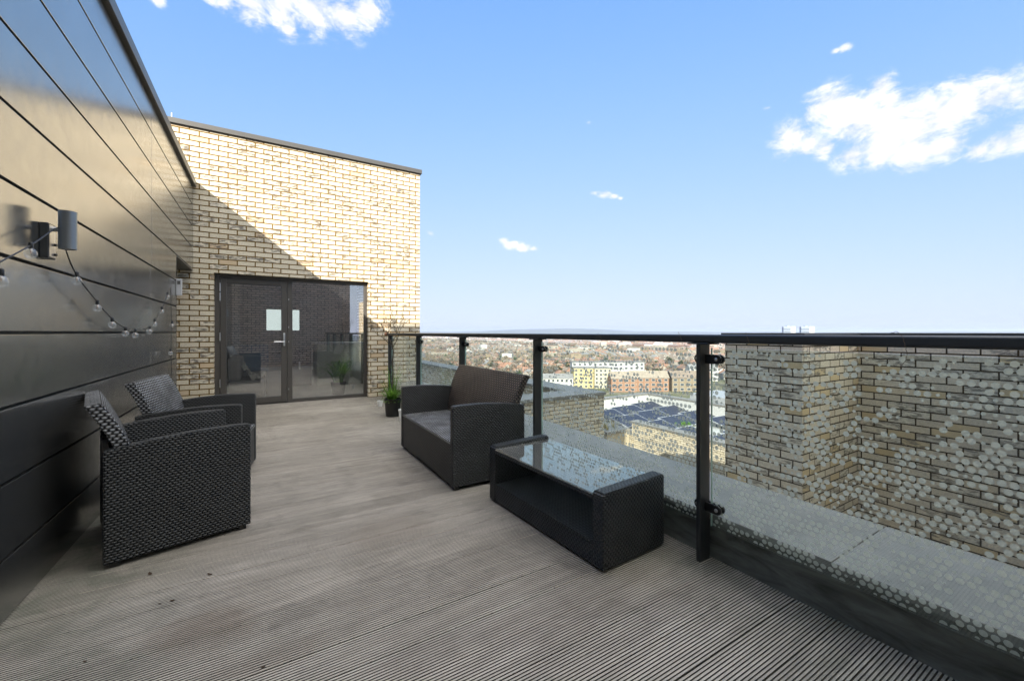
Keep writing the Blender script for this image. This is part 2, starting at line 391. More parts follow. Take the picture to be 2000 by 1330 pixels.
# ------------------------------------------------------------------ brick facade building with door opening
t=thing('brick_penthouse','tall cream brick penthouse wall with dark coping, at the far end of the deck','building',(.4,FAC,0))
OX0,OX1,OZ=-.62,1.535,1.978
w=MB()
BT=4.0; XR=2.446; XL=-4.0
w.box(XL,OX0,FAC,FAC+.32,0.0,BT).box(OX1,XR,FAC,FAC+.32,-40,BT).box(OX0,OX1,FAC,FAC+.32,OZ,BT)
w.box(XR-.3,XR-.0005,FAC+.3205,8.4,-40,BT).box(XR-.3,XR-.0005,11.2,14,-40,BT).box(XR-.3,XR-.0005,8.4,11.2,-40,.8).box(XR-.3,XR-.0005,8.4,11.2,2.2,BT).box(XL,XR-.301,13.7,14,-40,BT).box(XL,XL+.3,FAC+.3205,13.699,-40,BT)
w.build('brick_wall',M['brick'],t)
MB().box(XL,XR+.03,FAC-.035,14.03,BT+.012,BT+.085).build('roof_coping',M['coping_dark'],t,.004)
MB().box(XL,XR+.018,FAC-.015,14.0,BT+.0,BT+.0115).build('coping_shadow_gap',M['dark_edge'],t)
MB().box(-1.1,-1.085,FAC-.02,FAC,BT+.086,BT+.15).build('coping_bracket',M['steel'],t)
# interior shell
MB().box(XL+.301,XR-.301,FAC+.3205,13.699,-.25,-.004).build('room_floor',M['floor_in'],t)
MB().box(XL+.301,XR-.301,FAC+.3205,13.699,2.35,2.45).build('ceiling',M['plaster'],t)
for bx in ((XL+.302,XL+.34,FAC+.33,13.6,0,2.349),(XR-.34,XR-.302,FAC+.33,8.0,0,2.349),(XR-.34,XR-.302,11.6,13.6,0,2.349),(XR-.34,XR-.302,8.001,11.599,0,.8),(XL+.35,XR-.35,13.62,13.69,0,2.349)):
    MB().box(*bx).build('inner_wall',M['plaster'],t)
MB().box(XR-.16,XR-.15,8.4,11.2,.8,2.2).build('added_side_pane',M['glass'],t)  # unseen opening, added to let daylight into the room
MB().box(-.55,-.50,9.2,12,0,2.34).build('partition',M['plaster'],t)
for x,yy in ((-.25,8.3),(.1,9.6),(1.0,8.6)): MB().lathe([(.045,0),(.045,.01)],(x,yy,2.338),12).build('downlight',M['glow'],t)
# ------------------------------------------------------------------ glazed door
d=thing('glazed_door','bronze framed glass door and fixed pane set in the cream brick wall','door',(.45,FAC+.12,0))
Y0,Y1=FAC+.10,FAC+.17
MX=.345
MB().box(OX0+.003,OX0+.065,Y0,Y1,0,OZ-.004).build('frame_jamb',M['frame'],d,.003)
MB().box(OX1-.05,OX1-.003,Y0,Y1,0,OZ-.004).build('frame_jamb',M['frame'],d,.003)
MB().box(OX0+.0655,OX1-.0505,Y0,Y1,OZ-.055,OZ-.004).build('frame_head',M['frame'],d,.003)
MB().box(MX-.03,MX+.045,Y0,Y1,0,OZ-.0555).build('mullion',M['frame'],d,.003)
MB().box(MX+.0455,OX1-.0505,Y0,Y1,0.0,.055).build('sill',M['frame'],d,.003)
MB().box(OX0+.0655,MX-.0305,Y0+.01,Y1,0.0,.018).build('threshold',M['frame'],d)
leaf=MB(); a,b=OX0+.069,MX-.034; zt=OZ-.06
leaf.box(a,a+.075,Y0-.006,Y1-.02,.02,zt).box(b-.078,b,Y0-.006,Y1-.02,.02,zt).box(a+.0755,b-.0785,Y0-.006,Y1-.02,.02,.115).box(a+.0755,b-.0785,Y0-.006,Y1-.02,zt-.075,zt)
lf=leaf.build('door_leaf',M['frame'],d,.003)
MB().box(a+.0757,b-.0787,Y0+.02,Y0+.024,.116,zt-.0755).build('door_pane',M['glassdoor'],lf)
MB().box(MX+.0457,OX1-.0507,Y0+.03,Y0+.034,.056,OZ-.0557).build('fixed_pane',M['glassdoor'],d)
for zz in (1.72,1.58,.99,.30):
    MB().tube([(a-.004,Y0-.012,zz),(a-.004,Y0-.012,zz+.12)],.009,10).build('hinge',M['steel'],d)
hd=MB().box(b-.055,b-.025,Y0-.018,Y0-.0065,.90,1.10).build('handle_plate',M['steel'],lf,.006)
MB().tube([(b-.04,Y0-.018,.965),(b-.04,Y0-.06,.965),(b-.06,Y0-.066,.965),(b-.175,Y0-.066,.965)],.0095,10).build('door_handle',M['steel'],lf)
for zz in (.2,.95,1.18,1.62): MB().box(MX-.012,MX-.004,Y0-.003,Y0-.0005,zz,zz+.03).build('strike_plate',M['steel'],d)
# ------------------------------------------------------------------ interior furniture
s=thing('sofa','grey sofa with a crumpled patterned throw inside, behind the door glass','sofa',(-.15,8.15,0))
MB().box(-.50,.02,7.75,8.7,.05,.34).build('seat_base',M['sofa'],s,.05)
MB().box(-.50,-.30,7.75,8.7,.345,.72).build('sofa_back',M['sofa'],s,.06)
th=MB()
nn=14; vs=[]
for i in range(nn):
    for j in range(nn):
        x=-.36+.40*i/(nn-1); y2=7.78+.7*j/(nn-1)
        z=.38+.32*max(0,1-i/6.0)+.035*sin(i*1.7+j*.9)+.03*sin(j*2.3-i)
        vs.append((x,y2,z))
fs=[(i*nn+j,(i+1)*nn+j,(i+1)*nn+j+1,i*nn+j+1) for i in range(nn-1) for j in range(nn-1)]
th.add(vs,fs,0,True); tag(th.build('throw',M['throw'],None),'crumpled pale patterned throw lying over the grey sofa inside','blanket')
s=thing('dining_table','small dark dining table with pale metal legs seen through the door glass','table',(.1,9.5,0))
MB().box(-.25,.45,9.1,9.9,.70,.735).build('tabletop',M['darkwood'],s,.004)
for x in (-.22,.42):
    for yy in (9.13,9.87): MB().box(x-.02,x+.02,yy-.02,yy+.02,0,.6995).build('leg',M['alu'],s)
def dchair(x,yy,rz,lab):
    s=thing('dining_chair',lab,'chair',(x,yy,0),rz)
    MB().box(-.22,.22,-.22,.22,.42,.47).build('seat',M['blueseat'],s,.01,True)
    MB().box(-.22,.22,.18,.22,.475,.9).build('backrest',M['blueseat'],s,.01,True)
    for a1 in (-.19,.19):
        for b1 in (-.19,.19): MB().box(a1-.012,a1+.012,b1-.012,b1+.012,0,.4195).build('leg',M['darkwood'],s,0,True)
dchair(-.15,8.85,pi,'dark blue dining chair nearest the sofa inside')
s=thing('kitchen_island','pale green kitchen island with a white worktop behind the fixed pane','kitchen counter',(1.3,9.6,0))
MB().box(.95,1.9,9.4,10.0,.0,.86).build('cabinet',M['island'],s,.003)
MB().box(.9,1.95,9.35,10.05,.861,.90).build('worktop',M['white'],s,.003)
s=thing('dark_sideboard','black sideboard standing inside left of the kitchen island','cabinet',(.7,9.9,0))
MB().box(.42,.86,9.6,10.1,.06,.78).build('carcass',M['darkwood'],s,.004)
MB().box(.42,.86,9.62,10.08,0,.0595).build('plinth',M['black'],s)
MB().box(.62,.65,9.585,9.5995,.35,.5).build('handle',M['steel'],s)
s=thing('water_cooler','slim dark blue appliance standing inside by the right jamb','appliance',(1.95,8.9,0))
MB().lathe([(.13,0),(.13,.75),(.11,.95),(.06,1.05)],(1.95,8.9,0),18).build('body',M['blueseat'],s)
MB().lathe([(.15,0),(.15,.03)],(1.95,8.9,0),18).build('base',M['black'],s) 

def blades(mb, c, n, h, spread, w, r, mi=0, droop=1.0):
    for i in range(n):
        a=r.random()*2*pi; L=h*(.55+.5*r.random()); s0=spread*(.3+.8*r.random())
        px,py=-sin(a),cos(a); base=Vector((c[0]+.3*spread*(r.random()-.5),c[1]+.3*spread*(r.random()-.5),c[2]))
        pts=[]
        for k in range(5):
            q=k/4; out=s0*q**1.3; z=L*(q-droop*.55*q**3)
            pts.append(base+Vector((cos(a)*out,sin(a)*out,z)))
        vs=[]
        for k,p in enumerate(pts):
            ww=w*(1-.92*(k/4)**1.5)*.5
            vs += [p+Vector((px*ww,py*ww,0)),p-Vector((px*ww,py*ww,0))]
        mb.add(vs,[(2*k,2*k+1,2*k+3,2*k+2) for k in range(4)],mi)
r=random.Random(3)
s=thing('spider_plant','bushy spider plant in a grey pot just inside the fixed glass pane','plant',(1.15,7.95,0))
MB().lathe([(.10,0),(.13,.22),(.118,.22),(.115,.19)],(1.15,7.95,0),20,closed_top=False).build('pot',M['coping_dark'],s)
MB().lathe([(.001,.185),(.1165,.186)],(1.15,7.95,0),20,closed_top=False,closed_bottom=False).build('soil',M['soil'],s)
mb=MB(); blades(mb,(1.15,7.95,.19),170,.78,.40,.028,r,0,1.0); mb.build('foliage',M['leafdark'],s,fixn=False)
# ------------------------------------------------------------------ outer kerb (parapet) and body of our building
t=thing('parapet','low grey metal capped parapet running under the glass balustrade','parapet',(2.15,3,0))
MB().box(1.903,2.40,-3,FAC-.004,-.5,.196).build('upstand',M['upstand'],t)
js=[-3,.716,3.70,6.45,FAC-.005]
for a,b in zip(js[:-1],js[1:]):
    MB().prism([(1.878,.195),(1.882,.226),(2.425,.232),(2.428,.16),(2.419,.16),(2.419,.215),(1.892,.21),(1.892,.195)],a+.002,b-.002).build('capping',M['kerb'],t,.002)
MB().box(-5.5,2.40,-6,FAC-.006,-40,-.501).build('tower_body',M['brick_dark'],t)
# ------------------------------------------------------------------ balustrade
bal=thing('glass_balustrade','charcoal steel balustrade with dot patterned glass along the outer edge of the deck','railing',(1.84,3,0))
posts=[-1.62,-.20,1.235,2.655,4.08,5.55,7.05]
def post(y):
    MB().box(1.806,1.884,y-.011,y+.011,.001,1.056).build('post',M['rail'],bal,.002)
    MB().box(1.798,1.892,y-.055,y+.055,1.0565,1.0635).build('post_cap_plate',M['rail'],bal,.002)
    for z in (.265,.985) :
        o=MB()
        prof=[]
        for k in range(13): a=-pi/2+pi*k/12; prof.append((y+.028+.022*cos(a)*1.0, z+.022*sin(a)))
        for k in range(13): a=pi/2+pi*k/12; prof.append((y-.070+.022*cos(a), z+.022*sin(a)))
        # slotted clamp plates on both sides of the glass
        o.prism(prof,1.846,1.856,'x').prism(prof,1.872,1.882,'x')
        c=o.build('glass_clamp',M['black'],bal,.002)
        for sy in (-.068,.032):
            MB().lathe([(.0085,0),(.0085,.004),(.005,.006)],(0,0,0),12).build('bolt',M['steel'],c,0,True)
            b=c.children[-1] if c.children else None
        for ch,sy in zip([o2 for o2 in bpy.data.objects if o2.parent==c],(-.068,.032)):
            pl=abs_loc(c); ch.location=(1.8455-pl.x,y+sy-pl.y,z-pl.z); ch.rotation_euler=(0,-pi/2,0)
for y in posts: post(y)
rl=MB(); prof=[]
for (cx,cz,a0) in ((.016,.012,0),(-.016,.012,90),(-.016,-.012,180),(.016,-.012,270)):
    for k in range(5): a=radians(a0+90*k/4); prof.append((RAILX+cx+.011*cos(a),1.084-.0+cz*.85+.011*sin(a)*.9))
rl.prism(prof,-3.0,7.16,'y'); o=rl.build('handrail',M['rail'],bal)
cp=MB().tube([(RAILX-.02,7.16,1.083),(RAILX-.055,7.19,1.083)],[.034,.03],14).build('rail_end_cap',M['copper'],bal)
for a,b in zip(posts[:-1],posts[1:]):
    MB().box(1.858,1.870,a+.034,b-.034,.175,1.04).build('glass_pane',[M['glass']],bal)
    pane=[o for o in bpy.data.objects if o.parent==bal and o.name.startswith('glass_pane')][-1]
for pane,(a,b) in zip(sorted([o for o in bpy.data.objects if o.parent==bal and o.name.startswith('glass_pane')],key=lambda o:o.name),zip(posts[:-1],posts[1:])):
    MB().add([(1.8705,a+.036,.177),(1.8705,b-.036,.177),(1.8705,b-.036,1.038),(1.8705,a+.036,1.038)],[(0,1,2,3)]).build('dot_pattern',M['frit'],pane)
    for yy in (a+.0318,b-.0338): MB().box(1.8578,1.8702,yy,yy+.0018,.175,1.04).build('pane_edge',M['glassedge'],pane)
# twigs of a dead climber on the handrail
def wire(name,label,pts):
    pts=[on_x(u,v,x) for u,v,x in pts]; sm=[]
    for i in range(len(pts)-1):
        for k in range(4):
            q=k/4; sm.append(pts[i].lerp(pts[i+1],q)+Vector((0,.0012*sin(7*i+3*k),.0012*cos(5*i+2*k))))
    sm.append(pts[-1])
    tag(MB().tube(sm,.0009,5).build(name,M['twig'],None),label,'twig')
wire('dry_tendril','long wiry dead tendril curling over the handrail above the nearest dotted glass pane',[(1740,650,1.815),(1752,648,1.81),(1763,658,1.806),(1768,675,1.804),(1772,692,1.812),(1768,706,1.815),(1758,716,1.815),(1760,722,1.815)])
wire('dry_tendril','short dead tendril over the handrail left of the two distant towers',[(1457,650,1.81),(1458,655,1.812),(1461,662,1.812),(1464,672,1.812)])
wire('dry_tendril','thin dead tendril hanging over the handrail just before the near post',[(1325,649,1.815),(1330,660,1.81),(1333,670,1.81),(1345,682,1.81),(1352,688,1.81)])
wire('dry_tendril','small dead stem crossing the handrail right of the second post',[(1168,651,1.815),(1172,657,1.81),(1175,663,1.81)])
# ------------------------------------------------------------------ wall light
t=thing('wall_light','grey cylindrical up and down wall light fixed to the dark cladding','wall lamp',(XW,2.68,1.55))
MB().box(XW+.001,-.826,2.645,2.722,1.449,1.607).build('back_plate',M['rail'],t,.003)
MB().box(-.8255,-.8245,2.652,2.715,1.456,1.60).build('polished_face',M['steel'],t)
MB().tube([(-.826,2.684,1.585),(-.80,2.684,1.585)],.011,12).build('arm',M['steel'],t)
cylm=simple('satin_grey_steel',(.20,.215,.225),.3,.6)
cy=MB()
for a,b in ((1.498,1.554),(1.556,1.613),(1.615,1.672)): cy.lathe([(.031,0),(.031,b-a)],(-.776,2.684,a),28)
cy.lathe([(.0295,0),(.0295,.165)],(-.776,2.684,1.502),20)
cy.build('lamp_body',cylm,t)
for z,h in ((1.47,.0),(1.515,.0)): MB().tube([(-.8245,2.70,z),(-.815,2.70,z)],.006,8).build('fixing_knob',M['black'],t)
# ------------------------------------------------------------------ sensor box at the wall end
t=thing('white_sensor_box','small white plastic box on the end of the dark cladding beside the brick','switch box',(XW,5.97,1.63))
MB().box(XW+.001,XW+.052,5.955,5.995,1.535,1.725).build('box_body',simple('grey_plastic',(.42,.42,.42),.5),t,.004)
MB().box(XW+.012,XW+.04,5.951,5.9545,1.66,1.70).build('box_lens',M['coping_dark'],t)
# ------------------------------------------------------------------ festoon lights
t=thing('festoon_lights','black string of clear globe bulbs sagging along the dark cladding','string lights',(-.8,3,1.3))
SX=-.80
key=[(-60,545),(0,512),(62,478),(106,448),(118,446),(128,487),(150,538),(190,590),(220,624),(245,641),(265,646),(293,638),(303,626),(317,601),(327,573),(333,562)]
pts=[on_x(u,v,SX) for u,v in key]
def smooth(P,n=5):
    out=[]
    for i in range(len(P)-1):
        p0=P[max(i-1,0)];p1=P[i];p2=P[i+1];p3=P[min(i+2,len(P)-1)]
        for k in range(n):
            q=k/n; out.append(.5*((2*p1)+(p2-p0)*q+(2*p0-5*p1+4*p2-p3)*q*q+(3*p1-p0-3*p2+p3)*q**3))
    out.append(P[-1]); return out
MB().tube(smooth(pts[:5],4),.0028,8).build('cord',M['black'],t)
MB().tube(smooth(pts[4:],4),.0028,8).build('cord',M['black'],t)
hang=[on_x(333,562,SX),on_x(334,600,SX),on_x(334.5,640,SX),on_x(334,690,SX),on_x(335,745,SX)]
MB().tube(smooth(hang,4),.0026,8).build('cord',M['black'],t)
def bulb(p, s=1.0):
    x,y,z=p
    b=MB().lathe([(.0035,-.016),(.009,-.020),(.0165,-.029),(.0195,-.040),(.0165,-.052),(.009,-.059),(.001,-.061)],(x,y,z),16,closed_bottom=False,closed_top=False).build('bulb',M['bulb'],t)
    MB().lathe([(.007,-.022),(.0085,-.018),(.0085,0),(.006,.006)],(x,y,z),10).build('socket',M['black'],b)
    MB().tube([(x,y,z-.02),(x,y,z-.04)],.0016,6).build('filament',M['copper'],b)
for u,v,X in ((2,528,SX),(60,476,SX),(150,533,SX),(190,588,SX),(219,622,SX),(245,640,SX),(264,644,SX),(292,638,SX),(302,624,SX),(316,600,SX),(327,572,SX),(336,628,SX),(333,682,SX)):
    bulb(on_x(u,v,X))
# ------------------------------------------------------------------ rattan seating
def arm_prof(D):
    return [(0,.022),(0,.585),(-.008,.593),(-.06,.597),(-.22,.597),(-.38,.586),(-.52,.570),(-D,.556),(-D,.022)]
def rattan_seat(name,label,cat,W,loc,rz,backmat,group=None):
    D=.60; A=.052
    s=thing(name,label,cat,loc,rz,group)
    for y0 in (0,W-A):
        MB().prism(arm_prof(D),y0,y0+A,'y').build('armrest',M['weave'],s,.008,True)
    MB().box(-.035,-.006,A+.0005,W-A-.0005,.03,.318).build('front_panel',M['weave'],s,.004,True)
    MB().box(-.50,-.002,A+.0005,W-A-.0005,.3185,.335).build('seat',M['weave_sheen'],s,.006,True)
    MB().tube([(-.004,A+.002,.322),(-.004,W-A-.002,.322)],.005,8).build('seat_piping',cylm,s,0,True)
    # curved backrest
    n=10; fr=[]; bk=[]
    for k in range(n+1):
        q=k/n; z=.30+.485*q; x=-.455-.035*q-.115*q**2.2
        fr.append((x,z)); bk.append((x-.058,z-.012*q))
    poly=fr+bk[::-1]
    o=MB().prism(poly,.012,W-.012,'y').build('backrest',backmat,s,.008,True)
    o.data.polygons.foreach_set('use_smooth',[False]*len(o.data.polygons))
    MB().box(-D+.004,-D+.03,A+.0005,W-A-.0005,.03,.50).build('back_panel',M['weave'],s,.004,True)
    for fx in (-.04,-D+.04):
        for fy in (.03,W-.03): MB().box(fx-.018,fx+.018,fy-.018,fy+.018,0.001,.0215).build('foot',M['black'],s,0,True)
    return s
a1=atan2(.148,.564)
rattan_seat('rattan_armchair','black rattan armchair nearest the camera beside the dark cladding','armchair',.67,(-.063,2.775,0),a1,M['weave_sheen'],'pair of rattan armchairs')
a2=-radians(7.3)
rattan_seat('rattan_armchair','black rattan armchair standing behind the nearer one, closer to the glass door','armchair',.65,(-.139,3.53,0),a2,M['weave_sheen'],'pair of rattan armchairs')
rattan_seat('rattan_loveseat','two seat black rattan loveseat with brown back in front of the balustrade','bench',1.27,(1.13,3.935,0),pi,M['weave_brown'])
# ------------------------------------------------------------------ coffee table
rt=radians(-2.8)
t=thing('rattan_coffee_table','low black rattan coffee table with smoked glass top by the near balustrade post','table',(1.335,1.395,0),-rt)
TW,TL=.455,1.02
for y0 in (0,TL-.07):
    MB().prism([(0,.012),(0,.355),(.012,.368),(TW-.012,.378),(TW,.366),(TW,.012)],y0,y0+.07,'y').build('end_panel',M['weave'],t,.008,True)
MB().box(.004,.03,.0705,TL-.0705,.012,.112).build('plinth_panel',M['weave'],t,.004,True)
MB().box(.002,TW-.032,.0705,TL-.0705,.1125,.126).build('shelf',M['weave'],t,.003,True)
MB().box(TW-.03,TW-.004,.0705,TL-.0705,.012,.345).build('back_panel',M['weave'],t,.004,True)
MB().box(.004,TW-.008,.0705,TL-.0705,.3455,.3545).build('glass_top',M['tabletop'],t,.001,True)
MB().box(.0,.012,.0705,TL-.0705,.325,.345).build('top_rail',M['weave'],t,.003,True)
# ------------------------------------------------------------------ pots and plants
def tree_branches(mb,p,d,L,rad,depth,r):
    n=3; pts=[p]; dd=d.copy()
    for k in range(n):
        dd=(dd+Vector((r.uniform(-.18,.18),r.uniform(-.18,.18),r.uniform(-.05,.15)))).normalized(); pts.append(pts[-1]+dd*L/n)
    mb.tube(pts,[rad*(1-.35*k/n) for k in range(n+1)],5,cap=False)
    if depth<=0: return
    for k in range(3 if depth>1 else 4):
        a=r.random()*2*pi; sp=.45+.5*r.random()
        nd=(dd+Vector((cos(a)*sp,sin(a)*sp,.15))).normalized()
        tree_branches(mb,pts[-1] if k<2 else pts[2],nd,L*r.uniform(.55,.8),rad*.6,depth-1,r)
r=random.Random(11)
PC=(1.47,5.50)
t=thing('potted_sapling','bare young tree with green weeds in a black plastic pot beside the loveseat','potted plant',(PC[0],PC[1],0))
MB().lathe([(.088,.0),(.110,.222),(.116,.224),(.116,.236),(.106,.236),(.104,.20)],(PC[0],PC[1],0),28,closed_top=False).build('pot',M['black'],t)
MB().lathe([(.001,.212),(.105,.206)],(PC[0],PC[1],0),24,closed_top=False,closed_bottom=False).build('soil',M['soil'],t)
mb=MB(); pts=[Vector((PC[0]+.01*sin(3*k),PC[1]+.008*cos(2*k),.2+.13*k)) for k in range(7)]
mb.tube(pts,[.0125-.0007*k for k in range(7)],7); mb.build('trunk',M['bark'],t)
mb=MB()
for k in range(4):
    a=k*pi/2+.4; tree_branches(mb,pts[-1]-Vector((0,0,.03*k)),Vector((cos(a)*.75,sin(a)*.75,.8)).normalized(),.21,.0058,3,r)
mb.build('crown',M['bark'],t,fixn=False)
mb=MB(); blades(mb,(PC[0]-.01,PC[1],.20),34,.62,.30,.009,r,0,.5); blades(mb,(PC[0]-.01,PC[1],.20),110,.27,.26,.012,r,0,.85)
for i in range(420):
    a=r.random()*2*pi; q=r.random(); rr=.17*sqrt(r.random())*(1-.35*q); z=.20+.46*q**2.8
    c=Vector((PC[0]+cos(a)*rr-.01,PC[1]+sin(a)*rr,z)); s1=r.uniform(.006,.014)
    u1=Vector((r.uniform(-1,1),r.uniform(-1,1),r.uniform(-.6,.6))).normalized()*s1; v1=u1.cross(Vector((r.uniform(-1,1),r.uniform(-1,1),1))).normalized()*s1*.5
    mb.add([c-u1,c+v1,c+u1,c-v1],[(0,1,2,3)])
mb.build('weeds',M['leaf'],t,fixn=False)
def smallpot(x,y,rr,h,label):
    t=thing('plant_pot',label,'pot',(x,y,0))
    MB().lathe([(rr*.75,0),(rr,h*.84),(rr*1.08,h*.845),(rr*1.08,h),(rr*.95,h),(rr*.9,h*.8)],(x,y,0),24,closed_top=False).build('pot_body',M['white_plastic'],t)
    MB().lathe([(.001,h*.84),(rr*.93,h*.82)],(x,y,0),20,closed_top=False,closed_bottom=False).build('soil',M['soil'],t)
smallpot(1.50,6.32,.040,.085,'small white pot between the brick corner and the black pot')
smallpot(1.50,5.16,.045,.14,'taller white pot half hidden behind the loveseat arm')
# ------------------------------------------------------------------ debris on the deck
r=random.Random(5)
def debris(u,v,s,label,kind=0):
    d=ray(u,v); tt=EYE/(-d.z); x,y=d.x*tt,d.y*tt
    mb=MB(); n=7; a0=r.random()*pi
    vs=[]
    for k in range(n+1):
        q=k/n; w=s*.20*sin(pi*q)
        for sg in (-1,1): vs.append((s*(q-.5)*1.0, sg*w, .0015+s*.35*abs(q-.5)**1.5+.25*w*(1 if kind else .6)))
    vs=[(x+p[0]*cos(a0)-p[1]*sin(a0), y+p[0]*sin(a0)+p[1]*cos(a0), p[2]) for p in vs]
    mb.add(vs,[(2*k,2*k+1,2*k+3,2*k+2) for k in range(n)],0,True)
    tag(mb.build('dry_leaf',M['white'] if kind==2 else M['leafdry'],None,fixn=False),label,'leaf' if kind!=2 else 'petal')
debris(293,1121,.035,'dark curled dry leaf standing up on the deck in front of the nearer armchair')
debris(410,1122,.032,'dry brown leaf on the deck below the front foot of the nearer armchair')
debris(337,1173,.024,'dark dry leaf fragment left of the brown deck stain')
debris(312,1179,.014,'tiny dark leaf crumb just left of a larger leaf fragment')
debris(166,1292,.018,'dark leaf fragment near the bottom left of the deck')
debris(514,1303,.018,'dark leaf crumb lying in the deck grooves at the bottom centre left')
debris(697,1128,.010,'tiny white petal on the middle of the deck',2)
debris(839,1167,.010,'small dark speck of leaf right of the white petal')
debris(925,1134,.010,'small dark speck of leaf left of the coffee table corner')
debris(705,922,.014,'dark leaf crumb on the deck left of the loveseat')
debris(729,939,.012,'dark leaf crumb nearest the loveseat front panel')
# ------------------------------------------------------------------ back wall behind the camera and added shade block
t=thing('rear_brick_tower','tall brick tower wall with a window behind the camera, seen mirrored in the door glass','building',(-1,-.62,0))
glow_mat,lnt=newmat('daylight_glow'); lg=G(lnt); lg.out(lg.n('ShaderNodeEmission',{'Color':(.86,1,.97,1),'Strength':.42}))  # emission put in for the daylight seen in the mirrored window
w=MB()
WX0,WX1,WZ0,WZ1=.07,1.02,1.18,1.86
w.box(-4.2,WX0,-.95,-.62,0,6.1).box(WX1,2.62,-.95,-.62,-.4,6.1).box(WX0,WX1,-.95,-.62,0,WZ0).box(WX0,WX1,-.95,-.62,WZ1,6.1)
w.build('brick_wall',M['brick_rear'],t)
MB().box(WX0,WX1,-.68,-.66,WZ0,WZ1).build('glowing_window_fill',glow_mat,t)
t=thing('added_shade_block','unseen brick block added behind the camera to shade the stepped tower','building',(4.5,-1,0))
MB().box(3.28,5.765,-2.5,.25,-40,2.3).build('brick_wall',M['brick_dark'],t)  # unseen block, added to keep the sun off the stepped tower walls
# ------------------------------------------------------------------ brick tower beyond the glass
t=thing('stepped_brick_tower','stepped brown stock brick tower close beyond the dotted glass on the right','building',(5,2,-40))
MB().box(4.47,7,1.94,2.72,-40,1.075).box(5.77,7,-2.5,1.9395,-40,1.075).build('brick_wall',M['brick_dark'],t)
MB().box(4.44,7.03,1.91,2.75,1.0755,1.108).build('coping',M['coping_dark'],t,.003)
MB().box(5.74,7.03,-2.5,1.9095,1.0755,1.108).build('coping',M['coping_dark'],t,.003)
# ------------------------------------------------------------------ lower wing with roof terrace beyond the balustrade
t=thing('lower_wing','lower buff brick wing with grey capped parapet beyond the loveseat','building',(4,9,-40))
MB().box(2.45,6.0,6.24,6.80,-40,-.17).box(5.45,5.999,6.801,17.5,-40,-.17).box(2.46,5.449,6.801,17.5,-40,-1.25).build('brick_wall',M['brick_mid'],t)
MB().box(2.43,6.03,6.21,6.83,-.169,-.11).build('capping',M['kerb'],t,.004)
MB().box(5.42,6.03,6.831,17.5,-.169,-.11).build('capping',M['kerb'],t,.004)
MB().box(2.47,5.449,6.801,17.5,-1.2495,-1.22).build('terrace_floor',M['roofgravel'],t)
# ------------------------------------------------------------------ solar roof
t=thing('solar_roof_block','low brick block with flat planted roof below the near post','building',(15,11,-40))
rz=-2.95
MB().box(12.5,18.35,3.2,15.7,-40,rz).build('block_body',M['brick_mid'],t)
w=MB().box(12.5,12.85,3.2,11.45,rz+.001,-2.47); w.build('front_parapet',M['brick_mid'],t)
MB().box(12.46,12.89,3.2,11.5,-2.469,-2.40).build('capping',M['kerb'],t)
MB().box(12.9,18.0,15.35,15.7,rz+.001,-2.3).box(18.001,18.35,3.2,15.7,rz+.001,-2.3).build('white_parapet',M['white'],t)
MB().box(12.9,18.38,15.32,15.73,-2.299,-2.23).box(17.97,18.38,3.2,15.319,-2.299,-2.23).build('capping',M['kerb'],t)
MB().box(12.86,17.99,3.2,15.34,rz+.002,rz+.02).build('roof_surface',M['roofgravel'],t)
t=thing('planter_block','beige rendered roof planter left of the patterned brick wall','planter',(12,12.3,-2.7))
MB().box(11.25,12.45,11.55,13.2,-6,-2.80).build('planter_wall',M['render'],t)
MB().box(11.2,12.5,11.5,13.25,-2.799,-2.70).build('planter_rim',M['kerb'],t,.01)
MB().box(10.2,11.245,11.9,13.3,-40,-2.9).build('brick_return',M['brick_dark'],t)
r=random.Random(21)
mb=MB()
for i in range(26): blades(mb,(11.3+r.random()*1.1,11.7+r.random()*1.4,-2.70),9,.42,.22,.02,r,0,.8)
tag(mb.build('dry_grass',M['grassdry'],None,fixn=False),'dry yellow grass growing on the beige roof planter','grass',kind='stuff')
mb=MB()
for i in range(120):
    blades(mb,(13.1+r.random()*4.7,4+r.random()*11,rz+.02),8,.38,.2,.022,r,0,.8)
for i in range(30):
    blades(mb,(14.6+r.random()*1.0,10+r.random()*1.3,rz+.02),9,.45,.2,.022,r,1,.8)
tag(mb.build('roof_grass',[M['grassdry'],M['leaf']],None,fixn=False),'patchy yellow and green grass between the solar panels','grass',kind='stuff')
pm=MB().box(-.82,.82,-.52,.52,-.018,.018).build('photovoltaic_module',[M['alu']],None)
proto=pm; cells=MB().box(-.775,.775,-.475,.475,.0185,.022).build('solar_cells',M['solar'],pm,0,True)
k=0
row_names=['front','second','third','fourth','fifth','sixth']
for j in range(6):
    for i in range(3):
        pass
spots=[]
for i in range(3):
    for j in range(8):
        x=13.75+i*1.70; y=4.1+j*1.42+i*.25
        if y>14.7 or (i==1 and j==4): continue
        spots.append((x,y))
for n,(x,y) in enumerate(spots):
    if n==0: o=pm; c=cells
    else:
        o=pm.copy(); COL.objects.link(o); c=cells.copy(); COL.objects.link(c); c.parent=o
    o.location=(x,y,rz+.22); o.rotation_euler=(radians(13),0,0)
    tag(o,'tilted dark blue solar panel in white frame on the planted roof','solar panel','solar panels on the flat roof')
t=thing('far_flat_roof','pale flat roofed block further off behind the solar roof','building',(26,16,-40))
MB().box(21,30,12,20,-40,-4.2).build('block_body',M['white'],t)
MB().box(20.9,30.1,11.9,20.1,-4.199,-4.0).build('roof_edge',M['kerb'],t)
MB().box(24,27,14,17,-3.999,-2.9).build('plant_room',M['alu'],t)
